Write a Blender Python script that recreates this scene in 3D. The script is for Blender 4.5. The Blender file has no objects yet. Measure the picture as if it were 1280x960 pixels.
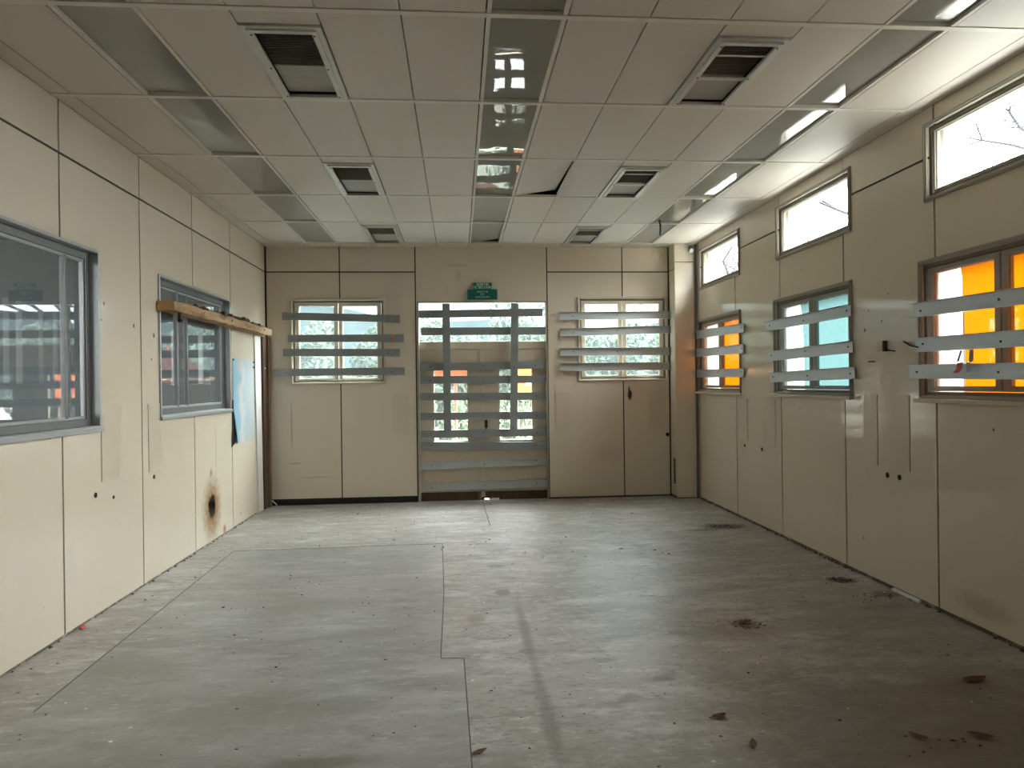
import bpy, bmesh, math, random
from mathutils import Vector, Matrix
random.seed(7)
S = bpy.context.scene
COL = S.collection

# ------------------------------------------------------------------ camera, sky, exposure
D, XL, XR, H = 9.232, -2.504, 3.205, 3.40        # back wall, left wall, right wall, ceiling
YR = -4.2                                        # rear wall behind the camera
CAM_H, YAW, PITCH, ROLL, FPX = 1.5656, 0.0778, -0.0009, -0.0127, 860.0
cd = bpy.data.cameras.new('camera'); cam = bpy.data.objects.new('camera', cd); COL.objects.link(cam)
F = Vector((math.sin(YAW)*math.cos(PITCH), math.cos(YAW)*math.cos(PITCH), math.sin(PITCH)))
R = Vector((math.cos(YAW), -math.sin(YAW), 0)); U = R.cross(F)
R2 = R*math.cos(ROLL)+U*math.sin(ROLL); U2 = U*math.cos(ROLL)-R*math.sin(ROLL)
m = Matrix((R2, U2, -F)).transposed().to_4x4(); m.translation = Vector((0, 0, CAM_H)); cam.matrix_world = m
cd.sensor_width = 36; cd.lens = FPX/1280*36; cd.clip_start = 0.05; cd.clip_end = 400
S.camera = cam
S.view_settings.view_transform = 'Standard'; S.view_settings.look = 'None'
S.view_settings.gamma = 1; S.view_settings.use_curve_mapping = False
S.view_settings.exposure = 3.30
SKY, SUNNY = .55, 14.0
w = bpy.data.worlds.new('world'); S.world = w; w.use_nodes = True
wn = w.node_tree; wn.nodes.clear()
wo = wn.nodes.new('ShaderNodeOutputWorld'); bg = wn.nodes.new('ShaderNodeBackground')
tc = wn.nodes.new('ShaderNodeTexCoord'); nz = wn.nodes.new('ShaderNodeTexNoise'); rp = wn.nodes.new('ShaderNodeValToRGB')
nz.inputs['Scale'].default_value = 2.2; nz.inputs['Detail'].default_value = 5
rp.color_ramp.elements[0].position = .35; rp.color_ramp.elements[0].color = (.90, .94, .97, 1)
rp.color_ramp.elements[1].position = .65; rp.color_ramp.elements[1].color = (1, .985, .955, 1)
wn.links.new(tc.outputs['Generated'], nz.inputs['Vector']); wn.links.new(nz.outputs['Fac'], rp.inputs['Fac'])
wn.links.new(rp.outputs['Color'], bg.inputs['Color']); 
# overcast sky, brightest where the hidden sun stands (to the right, half way up)
dt = wn.nodes.new('ShaderNodeVectorMath'); dt.operation = 'DOT_PRODUCT'; dt.inputs[1].default_value = Vector((.60, .16, .78)).normalized()
wn.links.new(tc.outputs['Generated'], dt.inputs[0])
mr = wn.nodes.new('ShaderNodeMapRange'); mr.interpolation_type = 'SMOOTHSTEP'
mr.inputs['From Min'].default_value = 0.44; mr.inputs['From Max'].default_value = 1.0; mr.inputs['To Min'].default_value = SKY; mr.inputs['To Max'].default_value = SUNNY
wn.links.new(dt.outputs['Value'], mr.inputs['Value']); wn.links.new(mr.outputs[0], bg.inputs['Strength'])
wn.links.new(bg.outputs[0], wo.inputs[0])
try:
    S.cycles.max_bounces = 14; S.cycles.diffuse_bounces = 8; S.cycles.glossy_bounces = 5
    S.cycles.transparent_max_bounces = 16; S.cycles.transmission_bounces = 8
    S.cycles.sample_clamp_indirect = 6; S.cycles.use_denoising = True
    S.cycles.caustics_reflective = False
except Exception:
    pass

def portal(loc, normal, sx, sy):
    l = bpy.data.lights.new('sky_portal', 'AREA'); l.shape = 'RECTANGLE'; l.size = sx; l.size_y = sy
    l.cycles.is_portal = True
    o = bpy.data.objects.new('sky_portal', l); COL.objects.link(o); o.location = loc
    o.rotation_euler = Vector(normal).to_track_quat('-Z', 'Z').to_euler()

# ------------------------------------------------------------------ materials
def mat(name, col, rough=.6, metal=0., noise=None, bump=None, spec=.5, streak=(1, 1, 1)):
    """noise = list of (scale, amount, colour, lo, hi) layers mixed over the base colour"""
    m = bpy.data.materials.new(name); m.use_nodes = True; n = m.node_tree; b = n.nodes['Principled BSDF']
    b.inputs['Roughness'].default_value = rough; b.inputs['Metallic'].default_value = metal
    b.inputs['Specular IOR Level'].default_value = spec
    geo = n.nodes.new('ShaderNodeNewGeometry'); mp = n.nodes.new('ShaderNodeMapping')
    mp.inputs['Scale'].default_value = streak
    n.links.new(geo.outputs['Position'], mp.inputs['Vector'])
    cur = n.nodes.new('ShaderNodeRGB'); cur.outputs[0].default_value = (*col, 1); cur = cur.outputs[0]
    for k, (sc, amt, c, lo, hi) in enumerate(noise or []):
        t = n.nodes.new('ShaderNodeTexNoise'); t.noise_dimensions = '4D'; t.inputs['W'].default_value = k*3.7
        t.inputs['Scale'].default_value = sc; t.inputs['Detail'].default_value = 6; t.inputs['Roughness'].default_value = .62
        n.links.new(mp.outputs[0], t.inputs['Vector'])
        mr = n.nodes.new('ShaderNodeMapRange'); mr.inputs['From Min'].default_value = lo; mr.inputs['From Max'].default_value = hi
        mr.inputs['To Max'].default_value = amt; n.links.new(t.outputs['Fac'], mr.inputs['Value'])
        mx = n.nodes.new('ShaderNodeMix'); mx.data_type = 'RGBA'; mx.inputs['B'].default_value if False else None
        mx.inputs[7].default_value = (*c, 1); n.links.new(cur, mx.inputs[6]); n.links.new(mr.outputs[0], mx.inputs[0]); cur = mx.outputs[2]
    m['_'] = 0
    n.links.new(cur, b.inputs['Base Color'])
    if bump:
        sc, st, dist = bump
        t = n.nodes.new('ShaderNodeTexNoise'); t.inputs['Scale'].default_value = sc; t.inputs['Detail'].default_value = 3
        n.links.new(mp.outputs[0], t.inputs['Vector'])
        bp = n.nodes.new('ShaderNodeBump'); bp.inputs['Strength'].default_value = st; bp.inputs['Distance'].default_value = dist
        n.links.new(t.outputs['Fac'], bp.inputs['Height']); n.links.new(bp.outputs[0], b.inputs['Normal'])
    return m

def spots(m, lst, wob=.5, wscale=9.):
    """stains and tone patches with a place and shape of their own: (centre, radii, colour, strength, edge)"""
    n = m.node_tree; b = n.nodes['Principled BSDF']; cur = b.inputs['Base Color'].links[0].from_socket
    geo = n.nodes.new('ShaderNodeNewGeometry')
    t = n.nodes.new('ShaderNodeTexNoise'); t.inputs['Scale'].default_value = wscale; t.inputs['Detail'].default_value = 6; t.inputs['Roughness'].default_value = .7
    n.links.new(geo.outputs['Position'], t.inputs['Vector'])
    for c, r, col, st, edge in lst:
        s = n.nodes.new('ShaderNodeVectorMath'); s.operation = 'SUBTRACT'; s.inputs[1].default_value = c
        n.links.new(geo.outputs['Position'], s.inputs[0])
        dv = n.nodes.new('ShaderNodeVectorMath'); dv.operation = 'DIVIDE'; dv.inputs[1].default_value = r; n.links.new(s.outputs[0], dv.inputs[0])
        ln = n.nodes.new('ShaderNodeVectorMath'); ln.operation = 'LENGTH'; n.links.new(dv.outputs[0], ln.inputs[0])
        ad = n.nodes.new('ShaderNodeMath'); ad.operation = 'MULTIPLY_ADD'; ad.inputs[1].default_value = wob*2
        n.links.new(t.outputs['Fac'], ad.inputs[0]); n.links.new(ln.outputs['Value'], ad.inputs[2])
        mr = n.nodes.new('ShaderNodeMapRange'); mr.interpolation_type = 'SMOOTHSTEP'
        mr.inputs['From Min'].default_value = 1+wob; mr.inputs['From Max'].default_value = 1+wob-edge; mr.inputs['To Max'].default_value = st
        n.links.new(ad.outputs[0], mr.inputs['Value'])
        mx = n.nodes.new('ShaderNodeMix'); mx.data_type = 'RGBA'; mx.inputs[7].default_value = (*col, 1)
        n.links.new(cur, mx.inputs[6]); n.links.new(mr.outputs[0], mx.inputs[0]); cur = mx.outputs[2]
    n.links.new(cur, b.inputs['Base Color'])

CREAM = (.62, .545, .43)
def wall_mat(name):
    return mat(name, CREAM, .11, 0, [(1.3, .35, (.56, .50, .40), .45, .75), (9, .30, (.50, .43, .33), .62, .8), (60, .35, (.35, .28, .2), .72, .8)], (1.6, .06, .008))
M = {}
M['wall_left'] = wall_mat('wall_left_enamel')
M['wall_back'] = wall_mat('wall_back_enamel')
M['wall_right'] = wall_mat('wall_right_enamel')
M['wall'] = wall_mat('cream_enamel')
M['seam'] = mat('seam_shadow_gap', (.035, .033, .036), .7)
M['frame'] = mat('painted_window_frame', (.52, .44, .33), .5, 0, [(14, .4, (.33, .27, .2), .55, .8)])
M['ceil'] = mat('ceiling_pan', (.60, .55, .48), .55, 0, [(1.1, .3, (.54, .495, .425), .4, .8), (7, .25, (.46, .415, .345), .6, .85)])
M['rail'] = mat('ceiling_rail', (.66, .62, .54), .5, 0, [(12, .4, (.40, .36, .29), .55, .8)])
M['diff'] = mat('glossy_diffuser', (.29, .28, .25), .018, 0, [(1.7, .35, (.37, .36, .33), .5, .62)], (2.0, .25, .006))
M['diffm'] = mat('dusty_diffuser', (.30, .285, .25), .28, 0, [(2.5, .4, (.36, .34, .3), .5, .62)], (2.2, .4, .010))
M['alu'] = mat('aluminium', (.42, .43, .43), .38, .7, [(20, .3, (.3, .3, .3), .5, .8)])
M['aludark'] = mat('dark_aluminium', (.20, .20, .20), .4, .6, [(20, .3, (.12, .12, .12), .5, .8)])
M['vent'] = mat('vent_frame_metal', (.55, .54, .49), .36, .3, [(15, .3, (.4, .38, .33), .5, .8)])
M['slat'] = mat('vent_slat', (.30, .275, .235), .45, .2)
M['flap'] = mat('vent_flap', (.37, .345, .30), .5, 0, [(6, .4, (.28, .26, .22), .45, .7)], streak=(.3, 8, 1))
M['void'] = mat('dark_void', (.012, .011, .010), .9)
M['galv'] = mat('galvanised_steel', (.25, .265, .265), .45, .35, [(3, .4, (.35, .365, .365), .45, .7), (30, .4, (.18, .19, .19), .6, .8)], streak=(1, 1, 3))
M['galvlit'] = mat('lit_galvanised_steel', (.48, .505, .51), .42, .35, [(3, .4, (.60, .62, .62), .45, .7), (30, .4, (.30, .31, .31), .6, .8)], streak=(1, 1, 3))  # lighter copy of galv: brighter light on the open channels put into the colour
M['screw'] = mat('dark_screw', (.04, .035, .03), .5, .6)
M['timber'] = mat('rough_timber', (.34, .205, .095), .75, 0, [(3, .8, (.48, .33, .18), .45, .6), (9, .8, (.15, .08, .035), .52, .64), (30, .8, (.10, .05, .025), .6, .7)], (30, .6, .006), streak=(1, .25, 1))
M['timberend'] = mat('timber_end_grain', (.52, .33, .13), .8, 0, [(25, .6, (.36, .2, .07), .45, .65)])
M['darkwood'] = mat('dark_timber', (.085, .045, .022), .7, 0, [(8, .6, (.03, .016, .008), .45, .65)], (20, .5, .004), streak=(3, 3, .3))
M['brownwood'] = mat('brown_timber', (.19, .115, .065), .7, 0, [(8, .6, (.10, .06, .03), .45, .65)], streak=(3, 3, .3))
M['white'] = mat('white_board', (.66, .63, .58), .45, 0, [(5, .3, (.5, .46, .4), .55, .8)])
M['black'] = mat('black_gap', (.010, .010, .010), .9)
M['plaster'] = mat('white_plaster', (.46, .455, .44), .8, 0, [(4, .2, (.38, .38, .38), .5, .8)])
M['green'] = mat('sign_green', (.0, .105, .075), .4)
M['greenframe'] = mat('sign_green_frame', (.0, .16, .07), .4)
M['letter'] = mat('sign_lettering', (.85, .9, .87), .5)
M['orange'] = mat('orange_plastic', (.45, .09, .012), .4)
M['red'] = mat('red_tape', (.45, .05, .02), .5)
M['dirt'] = mat('dirt_crumbs', (.07, .045, .03), .95, 0, [(40, .6, (.16, .10, .06), .45, .6)])
M['leafdry'] = mat('dry_leaf', (.10, .04, .02), .85, 0, [(30, .6, (.2, .09, .04), .45, .6)])
M['chip'] = mat('white_chip', (.75, .74, .70), .7)
M['bark'] = mat('bark', (.16, .12, .09), .9, 0, [(15, .6, (.08, .06, .04), .45, .6)])
M['grass'] = mat('grass', (.10, .095, .075), .9, 0, [(3, .6, (.13, .12, .10), .4, .6)], spec=.1)
M['paving'] = mat('pale_paving', (.22, .225, .22), .9, 0, [(2, .5, (.16, .17, .17), .4, .7)])
M['hill'] = mat('hazy_hill', (.024, .036, .038), 1, 0, [(.15, .5, (.035, .048, .05), .4, .6)], spec=0)
def leaf_mat(name, a, b):
    m = mat(name, a, .7, 0, [(1.5, .9, b, .4, .6)], spec=.08)
    return m
M['leafA'] = leaf_mat('leaves_pale', (.036, .052, .034), (.050, .068, .044))
M['leafB'] = leaf_mat('leaves_mid', (.018, .04, .014), (.035, .06, .022))

def glass(name, tint=(.93, .97, .97), haze=0., hazecol=(.85, .93, .93), ior=1.5, dust=0):
    m = bpy.data.materials.new(name); m.use_nodes = True; n = m.node_tree; n.nodes.clear()
    o = n.nodes.new('ShaderNodeOutputMaterial'); t = n.nodes.new('ShaderNodeBsdfTransparent'); t.inputs[0].default_value = (*tint, 1)
    g = n.nodes.new('ShaderNodeBsdfGlossy'); g.inputs['Roughness'].default_value = 0.0
    # thin pane: the same Fresnel (Schlick) from either side
    gi = n.nodes.new('ShaderNodeNewGeometry'); dp = n.nodes.new('ShaderNodeVectorMath'); dp.operation = 'DOT_PRODUCT'
    n.links.new(gi.outputs['Incoming'], dp.inputs[0]); n.links.new(gi.outputs['Normal'], dp.inputs[1])
    ch = dp.outputs['Value']
    for op, v in (('ABSOLUTE', None), ('SUBTRACT', 1.), ('POWER', 5.), ('MULTIPLY_ADD', None)):
        q = n.nodes.new('ShaderNodeMath'); q.operation = op
        if op == 'SUBTRACT': q.inputs[0].default_value = 1.; n.links.new(ch, q.inputs[1])
        else: n.links.new(ch, q.inputs[0])
        if op == 'POWER': q.inputs[1].default_value = 5.
        if op == 'MULTIPLY_ADD': f0 = ((ior-1)/(ior+1))**2; q.inputs[1].default_value = 1-f0; q.inputs[2].default_value = f0
        ch = q.outputs[0]
    class fr: outputs = [ch]
    a = n.nodes.new('ShaderNodeMixShader'); n.links.new(fr.outputs[0], a.inputs[0]); n.links.new(t.outputs[0], a.inputs[1]); n.links.new(g.outputs[0], a.inputs[2])
    last = a.outputs[0]
    if haze:
        tr = n.nodes.new('ShaderNodeBsdfTranslucent'); tr.inputs[0].default_value = (*hazecol, 1)
        x = n.nodes.new('ShaderNodeMixShader'); geo = n.nodes.new('ShaderNodeNewGeometry'); nt = n.nodes.new('ShaderNodeTexNoise')
        nt.inputs['Scale'].default_value = 3; nt.inputs['Detail'].default_value = 4
        mr = n.nodes.new('ShaderNodeMapRange'); mr.inputs['From Min'].default_value = .3; mr.inputs['From Max'].default_value = .7
        mr.inputs['To Min'].default_value = haze*.8; mr.inputs['To Max'].default_value = haze*1.2
        n.links.new(geo.outputs['Position'], nt.inputs['Vector']); n.links.new(nt.outputs['Fac'], mr.inputs['Value']); n.links.new(mr.outputs[0], x.inputs[0])
        n.links.new(last, x.inputs[1]); n.links.new(tr.outputs[0], x.inputs[2]); last = x.outputs[0]
    if dust:
        df = n.nodes.new('ShaderNodeBsdfDiffuse'); df.inputs[0].default_value = (.48, .54, .60, 1)
        x = n.nodes.new('ShaderNodeMixShader'); x.inputs[0].default_value = dust
        n.links.new(last, x.inputs[1]); n.links.new(df.outputs[0], x.inputs[2]); last = x.outputs[0]
    n.links.new(last, o.inputs[0]); return m
M['glass'] = glass('dusty_glass', (.88, .94, .94), haze=.012)
M['glassfilm'] = glass('milky_glass', (.56, .67, .675), haze=.022, hazecol=(.74, .92, .93))
M['glassint'] = glass('interior_glass', (.78, .82, .83), haze=.0, ior=3.0, dust=.20)
def translucent(name, col, through=.0):
    m = bpy.data.materials.new(name); m.use_nodes = True; n = m.node_tree; n.nodes.clear()
    o = n.nodes.new('ShaderNodeOutputMaterial'); t = n.nodes.new('ShaderNodeBsdfTranslucent'); t.inputs[0].default_value = (*col, 1)
    d = n.nodes.new('ShaderNodeBsdfTransparent'); d.inputs[0].default_value = (*col, 1)
    a = n.nodes.new('ShaderNodeMixShader'); a.inputs[0].default_value = through
    n.links.new(t.outputs[0], a.inputs[1]); n.links.new(d.outputs[0], a.inputs[2]); n.links.new(a.outputs[0], o.inputs[0]); return m
M['orangeblind'] = translucent('orange_translucent_sheet', (.060, .014, .0001), .0)
M['tealblind'] = translucent('pale_teal_sheet', (.013, .024, .024), .0)

# ------------------------------------------------------------------ mesh helpers
class MB:
    def __init__(s): s.bm = bmesh.new(); s.mi = 0
    def box(s, x0, x1, y0, y1, z0, z1):
        x0, x1 = min(x0, x1), max(x0, x1); y0, y1 = min(y0, y1), max(y0, y1); z0, z1 = min(z0, z1), max(z0, z1)
        v = [s.bm.verts.new(p) for p in ((x0,y0,z0),(x1,y0,z0),(x1,y1,z0),(x0,y1,z0),(x0,y0,z1),(x1,y0,z1),(x1,y1,z1),(x0,y1,z1))]
        for f in ((3,2,1,0),(4,5,6,7),(0,1,5,4),(1,2,6,5),(2,3,7,6),(3,0,4,7)):
            s.bm.faces.new([v[i] for i in f]).material_index = s.mi
        return s
    def hexa(s, pts):
        v = [s.bm.verts.new(p) for p in pts]
        for f in ((3,2,1,0),(4,5,6,7),(0,1,5,4),(1,2,6,5),(2,3,7,6),(3,0,4,7)):
            s.bm.faces.new([v[i] for i in f]).material_index = s.mi
        return s
    def obox(s, c, ax, ay, az):
        """box centred at c with half-vectors"""
        c, ax, ay, az = map(Vector, (c, ax, ay, az))
        return s.hexa([c-ax-ay-az, c+ax-ay-az, c+ax+ay-az, c-ax+ay-az, c-ax-ay+az, c+ax-ay+az, c+ax+ay+az, c-ax+ay+az])
    def tube(s, pts, rad, n=8, caps=True):
        pts = [Vector(p) for p in pts]; rad = rad if isinstance(rad, (list, tuple)) else [rad]*len(pts); rings = []
        for i, p in enumerate(pts):
            d = (pts[min(i+1, len(pts)-1)]-pts[max(i-1, 0)]).normalized()
            a = d.orthogonal().normalized() if i == 0 else (pa - d*pa.dot(d)).normalized(); pa = a; b = d.cross(a)
            rings.append([s.bm.verts.new(p+rad[i]*(a*math.cos(2*math.pi*k/n)+b*math.sin(2*math.pi*k/n))) for k in range(n)])
        for r0, r1 in zip(rings, rings[1:]):
            for k in range(n): s.bm.faces.new((r0[k], r0[(k+1) % n], r1[(k+1) % n], r1[k])).material_index = s.mi
        if caps:
            s.bm.faces.new(rings[0][::-1]).material_index = s.mi; s.bm.faces.new(rings[-1]).material_index = s.mi
        return s
    def poly(s, pts): s.bm.faces.new([s.bm.verts.new(p) for p in pts]).material_index = s.mi; return s
    def blob(s, c, r, seed=0, sub=2, rough=.25):
        rnd = random.Random(seed); g = bmesh.ops.create_icosphere(s.bm, subdivisions=sub, radius=1)
        for v in g['verts']:
            k = 1+rnd.uniform(-rough, rough); v.co = Vector((c[0]+v.co.x*r[0]*k, c[1]+v.co.y*r[1]*k, c[2]+v.co.z*r[2]*k))
        return s

def link(name, mb, mats, parent=None, origin=None, smooth=False, bevel=0):
    me = bpy.data.meshes.new(name); bm = mb.bm
    bmesh.ops.recalc_face_normals(bm, faces=bm.faces)
    off = Vector(parent['_o']) if parent is not None else (Vector(origin) if origin is not None else Vector((0, 0, 0)))
    if parent is None and origin == 'base':
        pass
    for v in bm.verts: v.co -= off
    bm.to_mesh(me); bm.free()
    for x in (mats if isinstance(mats, (list, tuple)) else [mats]): me.materials.append(x)
    if smooth:
        for p in me.polygons: p.use_smooth = True
    o = bpy.data.objects.new(name, me); COL.objects.link(o)
    if parent is not None: o.parent = parent; o['_o'] = parent['_o']
    else: o.location = off; o['_o'] = tuple(off)
    if bevel:
        b = o.modifiers.new('bevel', 'BEVEL'); b.width = bevel; b.segments = 2; b.limit_method = 'ANGLE'
    return o
def base(mb):
    xs = [v.co for v in mb.bm.verts]; n = len(xs)
    return (sum(v.x for v in xs)/n, sum(v.y for v in xs)/n, min(v.z for v in xs))
def tag(o, label, cat, group=None):
    o['label'] = label; o['category'] = cat
    if group: o['group'] = group
    return o
def thing(name, label, cat, loc, group=None):
    o = bpy.data.objects.new(name, None); COL.objects.link(o); o.location = loc; o['_o'] = tuple(loc); o.empty_display_size = .1
    return tag(o, label, cat, group)
def single(name, mb, mats, label, cat, group=None, **k):
    return tag(link(name, mb, mats, origin=base(mb), **k), label, cat, group)
def struct(name, mb, mats, parent=None, **k):
    o = link(name, mb, mats, parent, **k)
    if parent is None: o['kind'] = 'structure'
    return o
def sempty(name, loc):
    o = bpy.data.objects.new(name, None); COL.objects.link(o); o.location = loc; o['_o'] = tuple(loc); o['kind'] = 'structure'; return o

# planes of the room: (u along the wall, n into the room, z up)
PL = {'back': lambda u, n, z: Vector((u, D-n, z)), 'left': lambda u, n, z: Vector((XL+n, u, z)),
      'right': lambda u, n, z: Vector((XR-n, u, z)), 'rear': lambda u, n, z: Vector((u, YR+n, z))}
def pbox(mb, P, u0, u1, n0, n1, z0, z1):
    a, b = PL[P](u0, n0, z0), PL[P](u1, n1, z1); return mb.box(a.x, b.x, a.y, b.y, a.z, b.z)
def rects_minus(rect, holes):
    u0, u1, z0, z1 = rect; us, zs = {u0, u1}, {z0, z1}
    for h in holes:
        for q in h[:2]:
            if u0 < q < u1: us.add(q)
        for q in h[2:]:
            if z0 < q < z1: zs.add(q)
    us, zs = sorted(us), sorted(zs); out = []
    for a, b in zip(us, us[1:]):
        run = None
        for c, d in zip(zs, zs[1:]):
            mu, mz = (a+b)/2, (c+d)/2
            if any(h[0] < mu < h[1] and h[2] < mz < h[3] for h in holes):
                run = None; continue
            if run: out[-1][3] = d
            else: out.append([a, b, c, d]); run = True
    return out
def panel_wall(name, P, panels, holes, extent, mats, thick=.10, gap=.008, fgap=0):
    mb = MB()
    for r in panels:
        rr = (r[0]+gap, r[1]-gap, r[2]+(gap if r[2] > .2 else 0), r[3]-(gap if r[3] < H-.01 else 0))
        for a, b, c, d in rects_minus(rr, holes): pbox(mb, P, a, b, -.014, 0, c, d)
    mb.mi = 1
    for a, b, c, d in rects_minus(extent, holes): pbox(mb, P, a, b, -thick, -.012, c, d)
    return struct(name, mb, mats)

# ------------------------------------------------------------------ openings
WB = {'l': (-2.19, -.955, 1.585, 2.715), 'r': (1.62, 2.866, 1.58, 2.73)}        # outer casings, back windows
DOOR = (-.535, 1.205, 0, 2.672)
RY = [7.58, 5.365, 3.165, .965]                                  # near edges of the right window columns
LOZ, UPZ = (1.42, 2.375), (2.765, 3.30)
WL = [(5.985, 7.775, 1.312, 2.522), (3.21, 5.02, 1.287, 2.527)]
CW = .03                                                                         # casing width
def inner(r, k=CW): return (r[0]+k, r[1]-k, r[2]+k, r[3]-k)
WW = 1.385
RW_LO = [(y, y+WW, *LOZ) for y in RY[:3]]; RW_UP = [(y+.0, y+WW-.07, *UPZ) for y in RY]
REAR = []

# ------------------------------------------------------------------ floor
MF = mat('worn_concrete', (.375, .343, .312), .40, 0,
         [(.9, .85, (.285, .258, .225), .42, .60), (2.4, .7, (.54, .52, .50), .50, .62), (5.5, .75, (.21, .185, .155), .52, .64), (3.2, .5, (.33, .26, .19), .54, .72),
          (13, .6, (.56, .545, .53), .54, .66), (24, .9, (.15, .125, .095), .555, .66), (60, .8, (.13, .11, .09), .59, .68)], (14, .35, .005), streak=(.75, 1.9, 1))
MS = mat('grey_sheet', (.325, .307, .288), .36, 0,
         [(.8, .85, (.225, .21, .185), .42, .60), (2.0, .65, (.44, .435, .43), .50, .64), (5, .65, (.21, .195, .165), .52, .66), (12, .5, (.52, .52, .51), .55, .68),
          (26, .7, (.15, .135, .11), .59, .70)], (12, .3, .005), streak=(.7, 2.1, 1))
rust = (.085, .035, .018); dk = (.07, .055, .042)
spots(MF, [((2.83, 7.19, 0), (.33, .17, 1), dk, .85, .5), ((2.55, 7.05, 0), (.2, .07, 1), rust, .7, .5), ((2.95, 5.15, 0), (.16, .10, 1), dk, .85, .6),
           ((1.82, 4.29, 0), (.13, .13, 1), rust, .85, .7), ((1.75, 4.2, 0), (.35, .3, 1), (.2, .12, .08), .4, .8), ((2.62, 3.35, 0), (.12, .05, 1), rust, .9, .6),
           ((2.5, 3.3, 0), (.3, .12, 1), (.13, .07, .04), .6, .8), ((2.05, 2.78, 0), (.2, .1, 1), (.12, .06, .035), .7, .8),
           ((3.08, 4.77, 0), (.12, .10, 1), dk, .85, .6), ((2.9, 4.5, 0), (.35, .10, 1), dk, .5, .8), ((.31, 5.15, 0), (.07, .10, 1), (.15, .13, .11), .8, .4),
           ((.40, 4.3, 0), (.05, .9, 1), (.15, .13, .105), .65, .8), ((.40, 3.2, 0), (.055, .8, 1), (.14, .12, .10), .6, .8),
           ((.30, 5.9, 0), (.10, .06, 1), (.17, .15, .12), .7, .5), ((1.2, 3.1, 0), (.04, .03, 1), dk, .9, .5), ((1.05, 3.55, 0), (.10, .04, 1), (.13, .1, .07), .7, .6),
           ((2.2, 2.6, 0), (1.8, 1.4, 1), (.17, .13, .09), .75, .7), ((.3, 2.2, 0), (1.5, 1.0, 1), (.19, .17, .14), .6, .6), ((2.7, 4.2, 0), (.8, 1.2, 1), (.23, .19, .145), .5, .8), ((.1, 4.6, 0), (.09, .12, 1), (.25, .19, .12), .7, .7)], .42, 7)  # broad patches here darken the floor towards the camera
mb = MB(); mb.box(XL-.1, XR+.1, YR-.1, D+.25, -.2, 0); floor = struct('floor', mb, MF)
mb = MB()   # thin sheet flooring laid over the concrete, left half
t = .003
def slab(mb, pts, z0, z1):
    lo = [mb.bm.verts.new((x, y, z0)) for x, y in pts]; hi = [mb.bm.verts.new((x, y, z1)) for x, y in pts]
    mb.bm.faces.new(lo[::-1]); mb.bm.faces.new(hi)
    for i in range(len(pts)): j = (i+1) % len(pts); mb.bm.faces.new((lo[i], lo[j], hi[j], hi[i]))
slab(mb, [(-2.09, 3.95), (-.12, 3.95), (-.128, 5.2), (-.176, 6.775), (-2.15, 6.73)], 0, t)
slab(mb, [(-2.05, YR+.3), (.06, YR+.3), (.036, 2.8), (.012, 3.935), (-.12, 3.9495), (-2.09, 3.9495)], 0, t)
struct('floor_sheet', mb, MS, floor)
spots(MS, [((-1.4, 2.4, 0), (1.6, 1.1, 1), (.20, .185, .15), .7, .9), ((-1.0, 3.4, 0), (.9, .3, 1), (.22, .20, .165), .6, .8), ((-1.9, 4.0, 0), (.6, .3, 1), (.2, .185, .15), .6, .8), ((-1.0, 5.0, 0), (.5, .25, 1), (.24, .21, .165), .6, .8), ((-.6, 4.4, 0), (.4, .15, 1), (.22, .2, .17), .6, .8), ((-.6, 2.9, 0), (.35, .08, 1), (.13, .10, .075), .7, .8)], .45, 5)  # broad patches darken the sheet towards the camera
mb = MB()   # dark edges of the sheets and a saw cut by the door
for a, b in (((.012, 3.925), (.036, 2.8)), ((-.128, 5.2), (-.12, 3.95)), ((-.176, 6.775), (-.128, 5.2)), ((-2.15, 6.735), (-.176, 6.78)), ((-.12, 3.945), (.012, 3.93)), ((-2.07, 3.5), (-2.15, 6.73)), ((.30, 9.2), (.33, 7.6))):
    a, b = Vector((*a, 0)), Vector((*b, 0)); d = (b-a).normalized(); pn = Vector((-d.y, d.x, 0))*(.003 if abs(d.y) > .5 else .005)
    mb.hexa([a-pn, b-pn, b+pn, a+pn]+[p+Vector((0, 0, .0038)) for p in (a-pn, b-pn, b+pn, a+pn)])
struct('floor_joint', mb, mat('floor_joint_dirt', (.10, .09, .08), .9), floor)

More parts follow.
